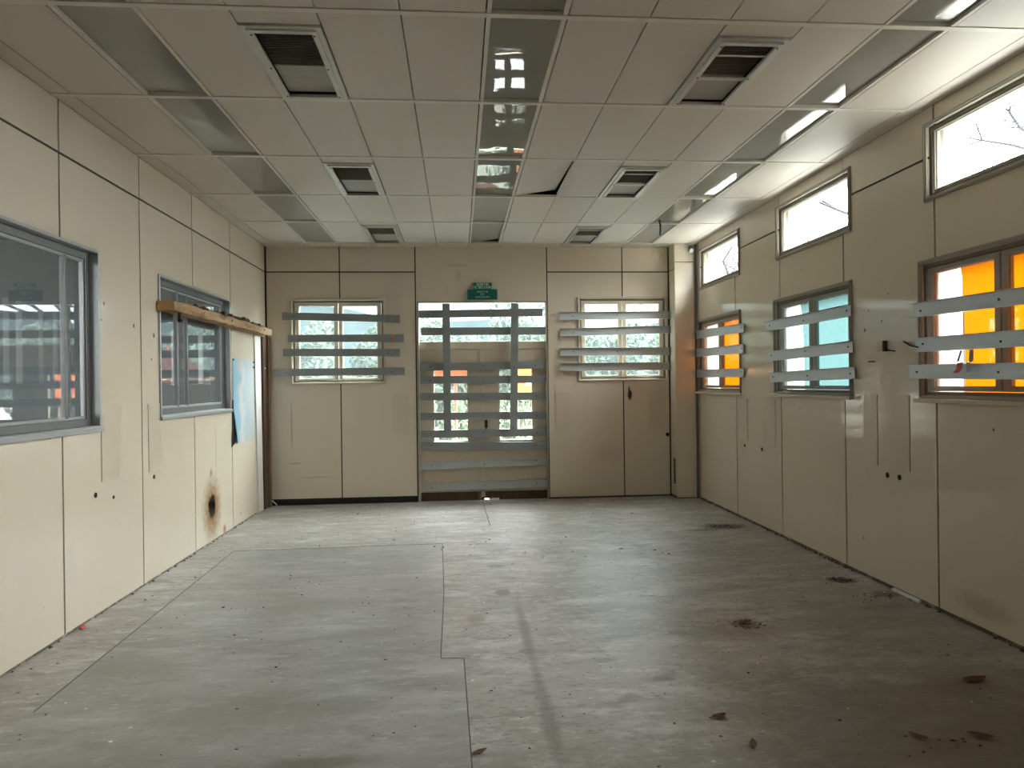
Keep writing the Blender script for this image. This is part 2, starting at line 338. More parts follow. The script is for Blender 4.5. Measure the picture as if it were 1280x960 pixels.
# ------------------------------------------------------------------ walls
spots(M['wall_left'], [((XL, 7.19, .33), (1, .34, .42), (.30, .165, .075), 1, .8), ((XL, 7.19, .36), (1, .125, .15), (.012, .008, .006), 1, .45),
                       ((XL, 7.17, .70), (1, .045, .06), (.42, .24, .08), .8, .7), ((XL, 7.32, .9), (1, .03, .45), (.45, .40, .33), .6, .9), ((XL, 7.55, .05), (1, .06, .07), (.35, .18, .07), .8, .6)]
      + [((XL, y, z), (1, r*.42, r*.5), (.10, .07, .05), .9, .4) for y, z, r in ((5.06, 2.05, .02), (5.1, 2.17, .03), (5.9, 2.0, .05), (5.85, 1.8, .03), (4.43, 1.27, .03), (8.1, .12, .03), (8.0, .25, .02), (5.3, .98, .02), (4.35, .25, .01), (5.55, 2.05, .04))], .35, 16)
spots(M['wall_back'], [((2.33, D, 1.39), (.035, 1, .085), (.03, .022, .016), .95, .4), ((2.32, D, 1.47), (.02, 1, .05), (.05, .035, .025), .8, .5), ((2.85, D, .84), (.03, 1, .03), (.02, .015, .012), 1, .3),
                       ((-2.19, D, 1.05), (.018, 1, .42), (.40, .32, .22), .7, .6), ((-2.15, D, .55), (.12, 1, .02), (.4, .33, .24), .6, .6), ((-1.9, D, .36), (.3, 1, .012), (.42, .35, .26), .6, .6),
                       ((0, D, 3.15), (.2, 1, .03), (.40, .34, .25), .5, .7), ((.02, D, 3.02), (.05, 1, .10), (.42, .36, .27), .5, .6), ((-.15, D, 2.83), (.03, 1, .1), (.5, .45, .37), .6, .6),
                       ((-2.15, D, 1.655), (.014, 1, .016), (.02, .015, .012), 1, .3), ((1.41, D, 1.22), (.045, 1, .045), (.36, .30, .22), .8, .3), ((2.0, D, .6), (.3, 1, .2), (.5, .43, .33), .5, .8)], .3, 18)
spots(M['wall_right'], [((XR, y, z), (1, r*.42, r*.5), (.10, .08, .06), .9, .4) for y, z, r in ((5.15, 2.1, .02), (4.98, 2.0, .025), (4.9, 2.2, .02), (5.2, 1.95, .04), (6.2, 2.6, .02), (6.25, 1.3, .02), (3.9, 1.25, .025), (4.88, .72, .012), (5.25, .3, .02))]
      + [((XR, 5.1, 1.2), (1, .25, .10), (.62, .58, .5), .35, .7), ((XR, 4.5, 1.3), (1, .25, .15), (.62, .58, .5), .35, .7), ((XR, 4.0, .15), (1, .35, .10), (.42, .35, .25), .7, .8),], .35, 16)
ZS = 3.065
# left wall: panels every 1.10 m
ly = [YR, -3.13, -2.03, -.93, .17, 1.27, 2.37, 3.47, 4.565, 5.665, 6.75, 7.835, D-.018]
pan = []
for a, b in zip(ly, ly[1:]): pan += [(a, b, 0, ZS), (a, b, ZS, H)]
panel_wall('wall_left', 'left', pan, [(r[0], r[1], r[2], r[3]) for r in WL], (YR-.1, D, 0, H+.3), [M['wall_left'], M['seam']])
# right wall
ry = [YR, -3.31, -2.21, -1.11, -.01, 1.09, 2.19, 3.29, 4.39, 5.49, 6.625, 7.735, 8.94]
pan = []
for i, (a, b) in enumerate(zip(ry, ry[1:])): pan += [(a, b, 0, ZS), (a, b, ZS, H)]
pan.append((8.94, D, 0, H))
holes_r = [inner(r) for r in RW_LO+RW_UP]
wr = panel_wall('wall_right', 'right', pan, holes_r, (YR-.1, D, 0, H+.3), [M['wall_right'], M['seam']])
mb = MB()                                           # thick plastered outer leaf: the reveals seen through the right windows
for r in rects_minus((YR-.3, D+.3, -.3, H+.5), [inner(r, .02) for r in RW_LO+RW_UP]): pbox(mb, 'right', r[0], r[1], -.30, -.101, r[2], r[3])
struct('facade', mb, M['plaster'], wr)
# back wall
bx = [(XL+.008, -1.547, .085, ZS), (XL+.008, -1.547, ZS, H), (-1.547, -.555, .085, ZS), (-1.547, -.555, ZS, H), (-.555, 1.21, 0, H),
      (1.21, 2.243, .02, ZS), (1.21, 2.243, ZS, H), (2.243, 2.885, .02, ZS), (2.243, 2.885, ZS, H)]
bh = [inner(WB['l']), inner(WB['r']), (DOOR[0], DOOR[1], -.01, DOOR[3])]
panel_wall('wall_back', 'back', bx, bh, (XL-.1, XR+.3, 0, H+.3), [M['wall_back'], M['seam']])
# rear wall behind the camera
panel_wall('wall_rear', 'rear', [(XL, XR, 0, H)], REAR, (XL-.1, XR+.1, 0, H+.3), [M['wall'], M['seam']])
# boxed column in the right back corner
mb = MB(); c0, c1, cy = 2.893, 3.165, 8.99
mb.mi = 0
mb.box(c0+.006, c1, cy, cy+.012, .012, ZS+.09); mb.box(c0+.006, c1, cy, cy+.012, ZS+.098, H)
mb.box(c0, c0+.012, cy+.014, D-.006, .03, ZS); mb.box(c0, c0+.012, cy+.014, D-.006, ZS+.012, H)
mb.mi = 1; mb.box(c0+.008, c1-.004, cy+.01, D-.002, 0, H)
mb.box(c0-.003, c0, cy+.05, cy+.12, .19, .53)
struct('trim_1', mb, [M['wall'], M['seam']])
mb = MB(); mb.tube([(3.185, 9.0, 0), (3.185, 9.0, H)], .014, 8); struct('trim_2', mb, M['aludark'])
# black recess under the left panels of the back wall
mb = MB(); pbox(mb, 'back', XL+.06, -.56, -.011, -.008, 0, .084); struct('baseboard_back', mb, M['black'])
mb = MB(); pbox(mb, 'right', 2, 8.98, 0, .006, 0, .022); struct('baseboard_right', mb, mat('dirty_skirting', (.10, .08, .06), .9, 0, [(12, .8, (.3, .25, .19), .5, .6)]))
mb = MB(); pbox(mb, 'left', 2, 8.7, 0, .004, 0, .012); struct('baseboard_left', mb, mat('dirty_joint', (.13, .11, .09), .9, 0, [(12, .8, (.4, .34, .26), .5, .6)]))

# ------------------------------------------------------------------ ceiling
cx = [XL, -2.375, -1.938, -1.518, -1.09, -.672, -.262, .16, .572, .985, 1.40, 1.81, 2.218, 2.61, 3.06, XR]
cyl_ = [YR, -3.18, -2.08, -.98, .12, 1.22, 2.32, 3.42, 4.487, 5.612, 6.743, 7.838, 8.99, D]
LIGHTC = (2, 7, 12); VENTS = {(4, 7): 1, (10, 7): 1, (4, 9): 1, (10, 9): 1, (4, 11): 1, (10, 11): 1, (4, 5): 1, (10, 5): 1}
LOOSE = {(8, 9)}
mb = MB(); g = .0035; RW = .022
for j in range(len(cyl_)-1):
    for i in range(len(cx)-1):
        if (i, j) in VENTS or (i, j) in LOOSE or (i in LIGHTC and 5 <= j < 12): continue
        mb.mi = 0; mb.box(cx[i]+g, cx[i+1]-g, cyl_[j]+RW, cyl_[j+1]-(RW if j < len(cyl_)-2 else 0), H, H+.03)
mb.mi = 1
for y in cyl_[1:-1]: mb.box(XL, XR, y-RW+.005, y+RW-.002, H-.004, H+.02)
mb.mi = 2; mb.box(XL-.1, XR+.1, YR-.1, D+.2, H+.28, H+.34)
struct('ceiling', mb, [M['ceil'], M['rail'], M['void']])

STRIP = {2: 'left', 7: 'middle', 12: 'right'}; ORD = {11: 'nearest the back wall', 10: 'second from the back wall', 9: 'third from the back wall', 8: 'fourth from the back wall', 7: 'fifth from the back wall', 6: 'sixth from the back wall', 5: 'seventh from the back wall'}
def light_cover(i, j):
    if j < 6: return
    x0, x1, y0, y1 = cx[i], cx[i+1], cyl_[j]+RW, cyl_[j+1]-RW
    look = 'matt grey' if (i == 7 and j in (10, 11)) or (i == 2 and j in (10, 11)) else 'glossy grey'
    t = thing('ceiling_light', f'{look} ceiling light cover, {STRIP[i]} strip, {ORD[j]}', 'ceiling light', ((x0+x1)/2, (y0+y1)/2, H), 'ceiling light covers')
    f = MB(); e = .026
    f.box(x0+.004, x0+e, y0, y1, H-.002, H+.04); f.box(x1-e, x1-.004, y0, y1, H-.002, H+.04); link('frame', f, M['rail'], t)
    d = MB(); nx, ny = 6, 10; rnd = random.Random(i*20+j); ph = rnd.uniform(0, 6); amp = rnd.uniform(.0008, .002)
    tx = rnd.uniform(-.003, .003); lift = .05 if (i, j) == (7, 11) else 0
    def zz(u, v): return H+.016 - amp*math.sin(math.pi*u)*math.sin(math.pi*v) + .0006*math.sin(5*v+ph) + tx*(u-.5) + lift*max(0, u-.25)*v
    xa, xb = x0+e-.002, x1-e+.002
    for lay, dz in ((0, 0), (1, .004)):
        vs = [[d.bm.verts.new((xa+(xb-xa)*a/nx, y0+.003+(y1-y0-.006)*b/ny, zz(a/nx, b/ny)+dz)) for b in range(ny+1)] for a in range(nx+1)]
        for a in range(nx):
            for b in range(ny): d.bm.faces.new((vs[a][b], vs[a+1][b], vs[a+1][b+1], vs[a][b+1]))
    link('diffuser', d, M['diffm' if look[0] == 'm' else 'diff'], t, smooth=True)
for i in LIGHTC:
    for j in range(5, 12): light_cover(i, j)
mb = MB()                                             # covers further back, out of the picture
for i in LIGHTC: mb.box(cx[i]+.004, cx[i+1]-.004, cyl_[5]+RW, cyl_[6]-RW, H+.002, H+.02)
mb.box(cx[4]+.004, cx[5]-.004, cyl_[5]+RW, cyl_[6]-RW, H, H+.03); mb.box(cx[10]+.004, cx[11]-.004, cyl_[5]+RW, cyl_[6]-RW, H, H+.03)
struct('ceiling_panel', mb, M['ceil'], bpy.data.objects['ceiling'])

def vent(i, j, label):
    x0, x1, y0, y1 = cx[i]+.004, cx[i+1]-.004, cyl_[j]+RW, cyl_[j+1]-RW
    t = thing('ceiling_vent', label, 'ceiling vent', ((x0+x1)/2, (y0+y1)/2, H), 'ceiling vents')
    yp = y0+.125
    p = MB(); p.box(x0, x1, y0, yp-.004, H, H+.03); link('blank_plate', p, M['ceil'], t)
    f = MB()
    for (k, z0, z1) in ((.0, H-.012, H+.01), (.026, H-.022, H-.004)):
        a0, a1, b0, b1 = x0+k, x1-k, yp+k, y1-k; wdt = .040 if k == 0 else .030
        f.box(a0, a0+wdt, b0, b1, z0, z1); f.box(a1-wdt, a1, b0, b1, z0, z1); f.box(a0+wdt, a1-wdt, b0, b0+wdt, z0, z1); f.box(a0+wdt, a1-wdt, b1-wdt, b1, z0, z1)
    link('frame', f, M['vent'], t, bevel=.003)
    ox0, ox1, oy0, oy1 = x0+.056, x1-.056, yp+.056, y1-.056; ym = oy0+(oy1-oy0)*.53
    s = MB(); n = 17
    for k in range(n):
        y = oy0+(ym-oy0)*(k+.5)/n; s.obox(((ox0+ox1)/2, y, H+.012), ((ox1-ox0)/2, 0, 0), (0, .009, .008), (0, -.0008, .0010))
    link('louvre', s, M['slat'], t)
    fl = MB(); fl.box(ox0, ox1, ym+.004, oy1-.012, H+.010, H+.016)
    link('flap', fl, M['flap'], t)
    for ya, yb in ((ym-.006, ym+.03), (oy0+.13, oy0+.145)) if i == 10 else ():
        cb = MB(); cb.box(ox0, ox1, ya, yb, H-.010, H-.003); link('cross_bar', cb, M['vent'], t)
    b = MB(); b.box(x0, x1, yp, y1, H+.045, H+.05)
    for a in ((x0, x0+.004), (x1-.004, x1)): b.box(a[0], a[1], yp, y1, H+.01, H+.045)
    link('duct_box', b, M['void'], t)
    for px in (x0+.045, x1-.045):
        for py in (yp+.07, (yp+y1)/2, y1-.07):
            q = MB(); q.tube([(px, py, H-.0245), (px, py, H-.020)], .006, 8); link('screw', q, M['screw'], t)
for i, side in ((4, 'left'), (10, 'right')):
    for j, wh in ((7, 'nearest the camera'), (9, 'midway along the ceiling'), (11, 'closest to the back wall')):
        vent(i, j, f'louvred ceiling vent, {side} half of the ceiling, {wh}')

def loose_tile(i, j, label):
    x0, x1, y0, y1 = cx[i]+g, cx[i+1]-g-.008, cyl_[j]+RW-.01, cyl_[j+1]-RW
    q = MB(); z = H+.002; up = .06
    pts = [(x0, y0, z), (x1, y0, z+.012), (x1, y1-.02, z+up), (x0, y1, z)]
    q.hexa(pts+[(a, b, c+.028) for a, b, c in pts])
    single('ceiling_tile', q, M['ceil'], label, 'ceiling tile')
loose_tile(8, 9, 'slipped cream ceiling tile with a dark gap along its raised right edge')
q = MB(); q.tube([(cx[12]+.10, 7.72, H+.02), (cx[12]+.12, 7.75, H-.05), (cx[12]+.14, 7.83, H-.13)], .011, 6)
single('dangling_wire', q, M['black'], 'short black wire stub hanging from the right strip of ceiling lights', 'wire')

# ------------------------------------------------------------------ windows
def ring(mb, P, r, k, n0, n1):
    u0, u1, z0, z1 = r
    pbox(mb, P, u0, u0+k, n0, n1, z0, z1); pbox(mb, P, u1-k, u1, n0, n1, z0, z1)
    pbox(mb, P, u0+k, u1-k, n0, n1, z0, z0+k); pbox(mb, P, u0+k, u1-k, n0, n1, z1-k, z1); return mb
WN = [0]
def window(P, r, leaves, gl, st=(.05, .038, .02)):
    WN[0] += 1; root = sempty('window_%d' % WN[0], PL[P]((r[0]+r[1])/2, 0, r[2]))
    c = MB(); ring(c, P, r, CW, 0, .014); ring(c, P, (r[0]+.008, r[1]-.008, r[2]+.008, r[3]-.008), .012, .0141, .022)
    link('casing', c, M['frame' if P == 'back' or P == 'rear' else 'rframe'], root, bevel=.003)
    o = inner(r); c = MB(); ring(c, P, o, .022, -.10, -.016); link('frame', c, M['rebate'], root)
    o = inner(o, .024); wd = (o[1]-o[0])/leaves
    for k in range(leaves):
        q = (o[0]+wd*k+.004, o[0]+wd*(k+1)-.004, o[2]+.003, o[3]-.003)
        s = MB(); su, top, bot = st; gq = (q[0]+su, q[1]-su, q[2]+bot, q[3]-top)
        pbox(s, P, q[0], gq[0], -.065, -.022, q[2], q[3]); pbox(s, P, gq[1], q[1], -.065, -.022, q[2], q[3])
        pbox(s, P, gq[0], gq[1], -.065, -.022, q[2], gq[2]); pbox(s, P, gq[0], gq[1], -.065, -.022, gq[3], q[3])
        ring(s, P, (gq[0]-.001, gq[1]+.001, gq[2]-.001, gq[3]+.001), .007, -.055, -.034)
        so = link('sash', s, M['rframe' if P == 'right' else 'frame'], root, bevel=.003)
        gm = MB(); a = [PL[P](gq[0], -.045, gq[2]), PL[P](gq[1], -.045, gq[2]), PL[P](gq[1], -.045, gq[3]), PL[P](gq[0], -.045, gq[3])]
        gm.poly(a); link('pane', gm, M[gl], so)
    pc = PL[P]((r[0]+r[1])/2, -.5 if P == 'right' else -.14, (r[2]+r[3])/2); nrm = {'back': (0, -1, 0), 'right': (-1, 0, 0), 'rear': (0, 1, 0)}[P]
    portal(pc, nrm, r[1]-r[0]-.05, r[3]-r[2]-.05)
    return root
M['rebate'] = mat('dark_window_rebate', (.16, .135, .10), .7)
M['rframe'] = mat('grey_painted_frame', (.31, .28, .23), .7, 0, [(14, .4, (.25, .21, .17), .55, .8)])
window('back', WB['l'], 2, 'glassfilm')
window('back', WB['r'], 2, 'glassfilm')
for k, r in enumerate(RW_LO): window('right', r, 2, 'glass', (.048, .034, .028))
for k, r in enumerate(RW_UP): window('right', r, 1, 'glass', (.010, .008, .018))
# pale sills under the lower right windows
for k, r in enumerate(RW_LO[:3]):
    q = MB(); pbox(q, 'right', r[0]-.02, r[1]+.01, .0142, .05, r[2]-.022, r[2]+.006)
    link('sill', q, M['frame'], [o for o in COL.objects if o.name == 'window_%d' % (3+k)][0], bevel=.003)
for k, r in enumerate(REAR):
    portal(PL['rear']((r[0]+r[1])/2, -.1, (r[2]+r[3])/2), (0, 1, 0), r[1]-r[0], r[3]-r[2])
# interior sliding windows in the left wall
def int_window(r, posts):
    WN[0] += 1; P = 'left'; root = sempty('window_%d' % WN[0], PL[P]((r[0]+r[1])/2, 0, r[2]))
    c = MB(); ring(c, P, r, .022, -.10, .016); link('frame', c, M['alu'], root, bevel=.003)
    c = MB(); ring(c, P, inner(r, .022), .050, -.09, -.045); link('track', c, M['aludark'], root, bevel=.003)
    c = MB(); ring(c, P, inner(r, .072), .020, -.080, -.055); s = link('sash', c, M['alu'], root, bevel=.003)
    o = inner(r, .09); gm = MB()
    gm.poly([PL[P](o[0], -.068, o[2]), PL[P](o[1], -.068, o[2]), PL[P](o[1], -.068, o[3]), PL[P](o[0], -.068, o[3])]); link('pane', gm, M['glassint'], s)
    for u, wdt in posts:
        q = MB(); pbox(q, P, u-wdt/2, u+wdt/2, -.086, -.052, o[2]-.01, o[3]+.01); link('mullion', q, M['aludark'], root, bevel=.003)
    q = MB(); pbox(q, P, r[0]-.01, r[1]+.01, .0165, .03, r[2]-.02, r[2]+.012); link('sill', q, M['alu'], root, bevel=.003)
int_window(WL[0], [(6.52, .045), (6.75, .03)])
int_window(WL[1], [(4.72, .03)])

# ------------------------------------------------------------------ room beyond the left windows
MG = mat('grey_plaster', (.30, .31, .32), .8, 0, [(1, .4, (.24, .25, .26), .4, .7)])
XF = -3.9
slots = [(6.28, .08), (6.46, .09), (6.78, .07), (7.01, .07), (7.20, .05), (9.33, .15), (9.81, .17), (10.80, .2)]
fh = [(y-w_/2, y+w_/2, 1.62, 2.36) for y, w_ in slots]+[(1.3, 3.8, 1, 2.9)]  # the large last opening is added, out of view, to let light into this room
mb = MB()
for a, b, c, d in rects_minus((1.0, 11.2, 0, H), fh): mb.box(XF-.15, XF, a, b, c, d)
mb.box(XF, XL-.1, 11.2, 11.3, 0, H); mb.box(XF, XL-.1, .9, 1.0, 0, H)
mb.box(XF-.15, XL-.1, .9, 11.3, H, H+.1); mb.box(XF-.15, XL-.1, .9, 11.3, -.2, 0)
mb.box(XL-.2, XL-.1, D+.1, 11.2, 0, H)
struct('wall_beyond', mb, MG)
portal((XF-.2, 2.55, 1.95), (1, 0, 0), 2.5, 1.9)

# ------------------------------------------------------------------ double door with transom
root = sempty('door_1', (.335, D, 0)); u0, u1, _, zt = DOOR
q = MB(); k = .02
pbox(q, 'back', u0, u0+k, -.10, .016, 0, zt); pbox(q, 'back', u1-k, u1, -.10, .016, 0, zt); pbox(q, 'back', u0+k, u1-k, -.10, .016, zt-.018, zt)
link('frame', q, M['rframe'], root, bevel=.003)
q = MB(); pbox(q, 'back', u0+k, u1-k, -.10, -.045, 2.045, 2.135); pbox(q, 'back', u0+k, u1-k, -.09, -.035, 2.036, 2.046); link('transom_rail', q, M['frame'], root, bevel=.003)
q = MB(); q.poly([PL['back'](u0+k, -.07, 2.135), PL['back'](u1-k, -.07, 2.135), PL['back'](u1-k, -.07, zt-.018), PL['back'](u0+k, -.07, zt-.018)]); link('transom_pane', q, M['glassfilm'], root)
for a, b, ga, gb in ((u0+.019, .299, -.325, .118), (.301, u1-.019, .552, .99)):
    q = MB()
    for r in rects_minus((a, b, .113, 2.044), [(ga, gb, .805, 1.762)]): pbox(q, 'back', r[0], r[1], -.095, -.055, r[2], r[3])
    ring(q, 'back', (ga-.02, gb+.02, .785, 1.782), .020, -.0548, -.045)
    leaf = link('door_leaf', q, M['frame'], root)
    q = MB(); q.poly([PL['back'](ga, -.075, .805), PL['back'](gb, -.075, .805), PL['back'](gb, -.075, 1.762), PL['back'](ga, -.075, 1.762)]); link('pane', q, M['glass'], leaf)
q = MB(); pbox(q, 'back', .288, .345, -.0545, -.040, .04, 2.03); link('meeting_strip', q, M['frame'], root, bevel=.002)
q = MB(); pbox(q, 'back', .352, .385, -.0545, -.048, .97, 1.075); pbox(q, 'back', .362, .374, -.048, -.044, .93, .96); link('lock_plate', q, M['screw'], root)
q = MB(); pbox(q, 'back', u0, .335, -.10, -.05, 0, .114); pbox(q, 'back', .52, u1, -.10, -.06, 0, .114); pbox(q, 'back', .335, .52, -.10, -.06, .018, .114); link('threshold', q, M['darkwood'], root)
portal(PL['back'](.335, -.14, 1.7), (0, -1, 0), 1.7, 1.9)

# ------------------------------------------------------------------ security bars (bent steel channels)
def bar(P, a, b, h, n0, label, group, opened=True, screws=(.06, .5, .94), dn=0, fl=.036, t=.003):
    """a, b: (u, z) of the two ends of the bar's centre line"""
    a, b = Vector(a), Vector(b); d = (b-a).normalized(); pr = Vector((-d.y, d.x)); mid = (a+b)/2; L = (b-a).length/2
    W = lambda v, n: PL[P](v.x, n+dn*((v-mid).dot(d)/L), v.y)
    t0 = thing('security_bar', label, 'security bar', W(mid - pr*h/2, n0), group)
    def seg(mb, c, hl, hh, na, nb):
        pts = [c-d*hl-pr*hh, c+d*hl-pr*hh, c+d*hl+pr*hh, c-d*hl+pr*hh]
        mb.hexa([W(p, na) for p in pts]+[W(p, nb) for p in pts])
    q = MB()
    wn_ = (n0, n0+t) if opened else (n0+fl-t, n0+fl)
    seg(q, mid, L, h/2, *wn_)
    gm_ = M['galvlit' if opened else 'galv']; link('web', q, gm_, t0)
    for s in (1, -1):
        q = MB(); na, nb = (n0+t, n0+fl) if opened else (n0, n0+fl-t)
        seg(q, mid+pr*s*(h/2-t/2), L+(.012 if opened else 0), t/2, na, nb); link('flange', q, gm_, t0)
    for s in screws:
        c = a+(b-a)*s+pr*random.uniform(-.012, .012); nn = wn_[1]
        q = MB(); q.tube([W(c, nn), W(c, nn+.005)], .0075, 8); link('screw', q, M['screw'], t0)
    return t0
OR4 = ('topmost', 'second from the top', 'third from the top', 'lowest')
NB = .0225
zl = [((-2.279, 2.482), (-.762, 2.438)), ((-2.211, 2.188), (-.712, 2.182)), ((-2.275, 2.005), (-.767, 1.991)), ((-2.40, 1.744), (-.707, 1.746))]
for (a, b), o in zip(zl, OR4): bar('back', a, b, .098, NB, f'grey steel bar across the left back window, {o} of four', 'bars across the left back window', False, (.1, .52, .9))
zr = [((1.374, 2.464), (2.885, 2.472)), ((1.381, 2.242), (2.885, 2.275)), ((1.377, 1.982), (2.882, 1.977)), ((1.375, 1.776), (2.88, 1.774))]
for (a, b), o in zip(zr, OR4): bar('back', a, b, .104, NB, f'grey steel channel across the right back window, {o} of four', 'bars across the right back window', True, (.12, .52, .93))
zd = [(-.515, 2.506, 1.133, 2.510), (-.487, 2.273, 1.183, 2.270), (-.512, 1.797, 1.183, 1.811), (-.512, 1.626, 1.183, 1.616), (-.512, 1.403, 1.183, 1.389),
      (-.512, 1.139, 1.183, 1.130), (-.512, .902, 1.183, .900), (-.512, .750, 1.183, .716), (-.512, .474, 1.183, .508), (-.512, .186, 1.183, .211)]
od = ('topmost, across the transom glass', 'second from the top, across the transom glass', 'third from the top, just under the transom', 'fourth from the top, across the upper door panes', 'fifth from the top, across the door panes',
      'sixth from the top, across the panes', 'seventh from the top, at the uprights foot', 'eighth from the top, just below the door panes', 'ninth from the top, slightly tilted', 'lowest, just above the floor')
for k, ((a, b, c, d), o) in enumerate(zip(zd, od)):
    bar('back', (a, b), (c, d), .102 if k != 7 else .10, -.036 if k else .004, f'grey steel bar across the double door, {o}', 'horizontal bars across the door', k > 7, (.08, .5, .92), fl=.032 if k < 8 else .034, dn=0 if k else .07)
bar('back', (-.151, .917), (-.151, 2.638), .10, .0, 'grey upright steel bar on the left half of the double door', 'upright bars on the door', False, (.02, .3, .97))
bar('back', (.733, .932), (.769, 2.638), .098, .0, 'grey upright steel bar on the right half of the double door', 'upright bars on the door', False, (.02, .5, .97))
OR3 = ('topmost', 'middle', 'lowest')
r1 = [((7.455, 2.15), (8.97, 2.18)), ((7.463, 1.92), (8.975, 1.938)), ((7.47, 1.652), (8.975, 1.665))]
r2 = [((5.345, 2.122), (6.88, 2.117)), ((5.328, 1.826), (6.85, 1.806)), ((5.305, 1.615), (6.815, 1.592))]
r3 = [((3.05, 2.01), (4.58, 2.038)), ((3.05, 1.777), (4.56, 1.795)), ((3.02, 1.59), (4.63, 1.613))]
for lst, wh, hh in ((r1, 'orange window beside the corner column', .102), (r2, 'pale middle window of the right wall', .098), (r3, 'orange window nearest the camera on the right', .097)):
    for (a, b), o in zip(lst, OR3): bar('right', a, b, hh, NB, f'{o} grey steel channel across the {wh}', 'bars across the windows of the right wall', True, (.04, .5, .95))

# ------------------------------------------------------------------ blinds outside the right windows
def blind(r, m, label):
    q = MB(); n = 10; y0, y1, z0, z1 = r[0]+.022, r[1]-.07, r[2]+.022, r[3]-.05
    for lay in (0,):
        vs = [[q.bm.verts.new((XR+.21+.06*min(1, k/n*1.2)**.6+lay, y0+(y1-y0-(.05*(1-abs(k/n)) if s else 0))*s, z1+(z0-z1)*k/n)) for k in range(n+1)] for s in (0, .5, 1)]
        for a in range(2):
            for k in range(n): q.bm.faces.new((vs[a][k], vs[a+1][k], vs[a+1][k+1], vs[a][k+1]))
    return single('window_blind', q, M[m], label, 'blind', smooth=True)
blind(RW_LO[0], 'orangeblind', 'orange translucent blind outside the window beside the corner column')
blind(RW_LO[2], 'orangeblind', 'orange translucent blind outside the right window nearest the camera')
blind(RW_LO[1], 'tealblind', 'pale blue-green translucent blind outside the middle right window')

# ------------------------------------------------------------------ exit signs
def text_mesh(parent, name, txt, size, cx_, y, z, m):
    cu = bpy.data.curves.new(name, 'FONT'); cu.body = txt; cu.size = size; cu.align_x = 'CENTER'; cu.extrude = .0012
    o = bpy.data.objects.new(name+'_tmp', cu); COL.objects.link(o); dg = bpy.context.evaluated_depsgraph_get()
    me = bpy.data.meshes.new_from_object(o.evaluated_get(dg)); bpy.data.objects.remove(o)
    n = bpy.data.objects.new(name, me); COL.objects.link(n); me.materials.clear(); me.materials.append(m)
    off = Vector(parent['_o']); n.parent = parent; n.location = Vector((cx_, y, z))-off; n.rotation_euler = (math.pi/2, 0, 0); return n
t = thing('exit_sign', 'wide dark green emergency exit sign with small lettering, fixed above the door', 'sign', (.335, D-.03, 2.692))
q = MB(); q.box(.135, .535, D-.028, D-.002, 2.692, 2.828); link('plate', q, M['green'], t, bevel=.003)
q = MB()
for a in ((.135, .535, 2.692, 2.699), (.135, .535, 2.821, 2.828), (.135, .142, 2.699, 2.821), (.528, .535, 2.699, 2.821)): q.box(a[0], a[1], D-.031, D-.0285, a[2], a[3])
link('border', q, M['greenframe'], t)
for s, z in (('S O R T I E', 2.786), ('D E', 2.754), ('S E C O U R S', 2.716)): text_mesh(t, 'lettering', s, .031, .335, D-.0295, z, M['letter'])
t = thing('exit_sign', 'small green sign with white capitals on top of the wide exit sign', 'sign', (.34, D-.03, 2.830))
q = MB(); q.box(.212, .466, D-.040, D-.002, 2.830, 2.918); link('plate', q, M['greenframe'], t, bevel=.003)
text_mesh(t, 'lettering', 'SORTIE', .050, .339, D-.0415, 2.876, M['letter']); text_mesh(t, 'lettering', 'DE SECOURS', .046, .339, D-.0415, 2.838, M['letter'])

# ------------------------------------------------------------------ timber beam, post, leaning board, map
t = thing('timber_beam', 'rough wooden beam fixed level across the left wall window, dirt along its top', 'beam', (XL+.07, 7.45, 2.205))
q = MB(); n = 26; rnd = random.Random(3); rings = []
for k in range(n+1):
    y = 5.945+(8.93-5.945)*k/n; j = lambda s=.006: rnd.uniform(-s, s)
    x0, x1 = XL+.006, XL+.15+j(.004); z0, z1 = 2.212+j(.003), 2.300+j(.010)
    rings.append([q.bm.verts.new(p) for p in ((x0, y, z0), (x1, y, z0+j()), (x1+j(), y, z1-.012), (x1-.02, y, z1), (x0, y, z1+j(.004)))])
for a, b in zip(rings, rings[1:]):
    for k in range(5): q.bm.faces.new((a[k], a[(k+1) % 5], b[(k+1) % 5], b[k]))
q.mi = 1; q.bm.faces.new(rings[0]).material_index = 1; q.bm.faces.new(rings[-1]).material_index = 1
link('beam', q, [M['timber'], M['timberend']], t)
q = MB()
for k in range(90):
    y = 6.2+rnd.random()*2.5; r_ = rnd.uniform(.008, .022)*(1.5 if 7.2 < y < 8.2 else 1); q.blob((XL+.09+rnd.uniform(-.03, .055), y, 2.294+r_*.6), (r_, r_*1.6, r_), k, 1, .35)
o = link('dirt', q, M['dirt'], t); o['kind'] = 'stuff'
q = MB(); q.tube([(XL+.12, 6.12, 2.215), (XL+.12, 6.13, 2.15)], .012, 8); q.blob((XL+.12, 6.13, 2.145), (.02, .02, .02), 5, 1); link('bolt', q, M['screw'], t)
for y in (6.6, 7.4, 8.6):
    q = MB(); q.tube([(XL+.149, y, 2.255), (XL+.158, y, 2.255)], .008, 6); link('fixing', q, M['screw'], t)
t = thing('timber_post', 'dark brown wooden post standing in the left back corner below the beam', 'post', (XL+.03, 9.12, 0))
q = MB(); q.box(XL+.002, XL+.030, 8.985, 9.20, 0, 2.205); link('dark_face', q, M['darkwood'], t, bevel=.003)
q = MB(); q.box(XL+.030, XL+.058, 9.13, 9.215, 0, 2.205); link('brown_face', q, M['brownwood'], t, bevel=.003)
q = MB(); q.blob((XL+.032, 9.06, 1.80), (.006, .022, .014), 4, 1); link('chip', q, M['chip'], t)
q = MB(); pts = [(XL+.001, 8.76, .0), (XL+.001, 8.96, 0), (XL+.001, 8.90, 2.2), (XL+.001, 8.66, 2.2)]
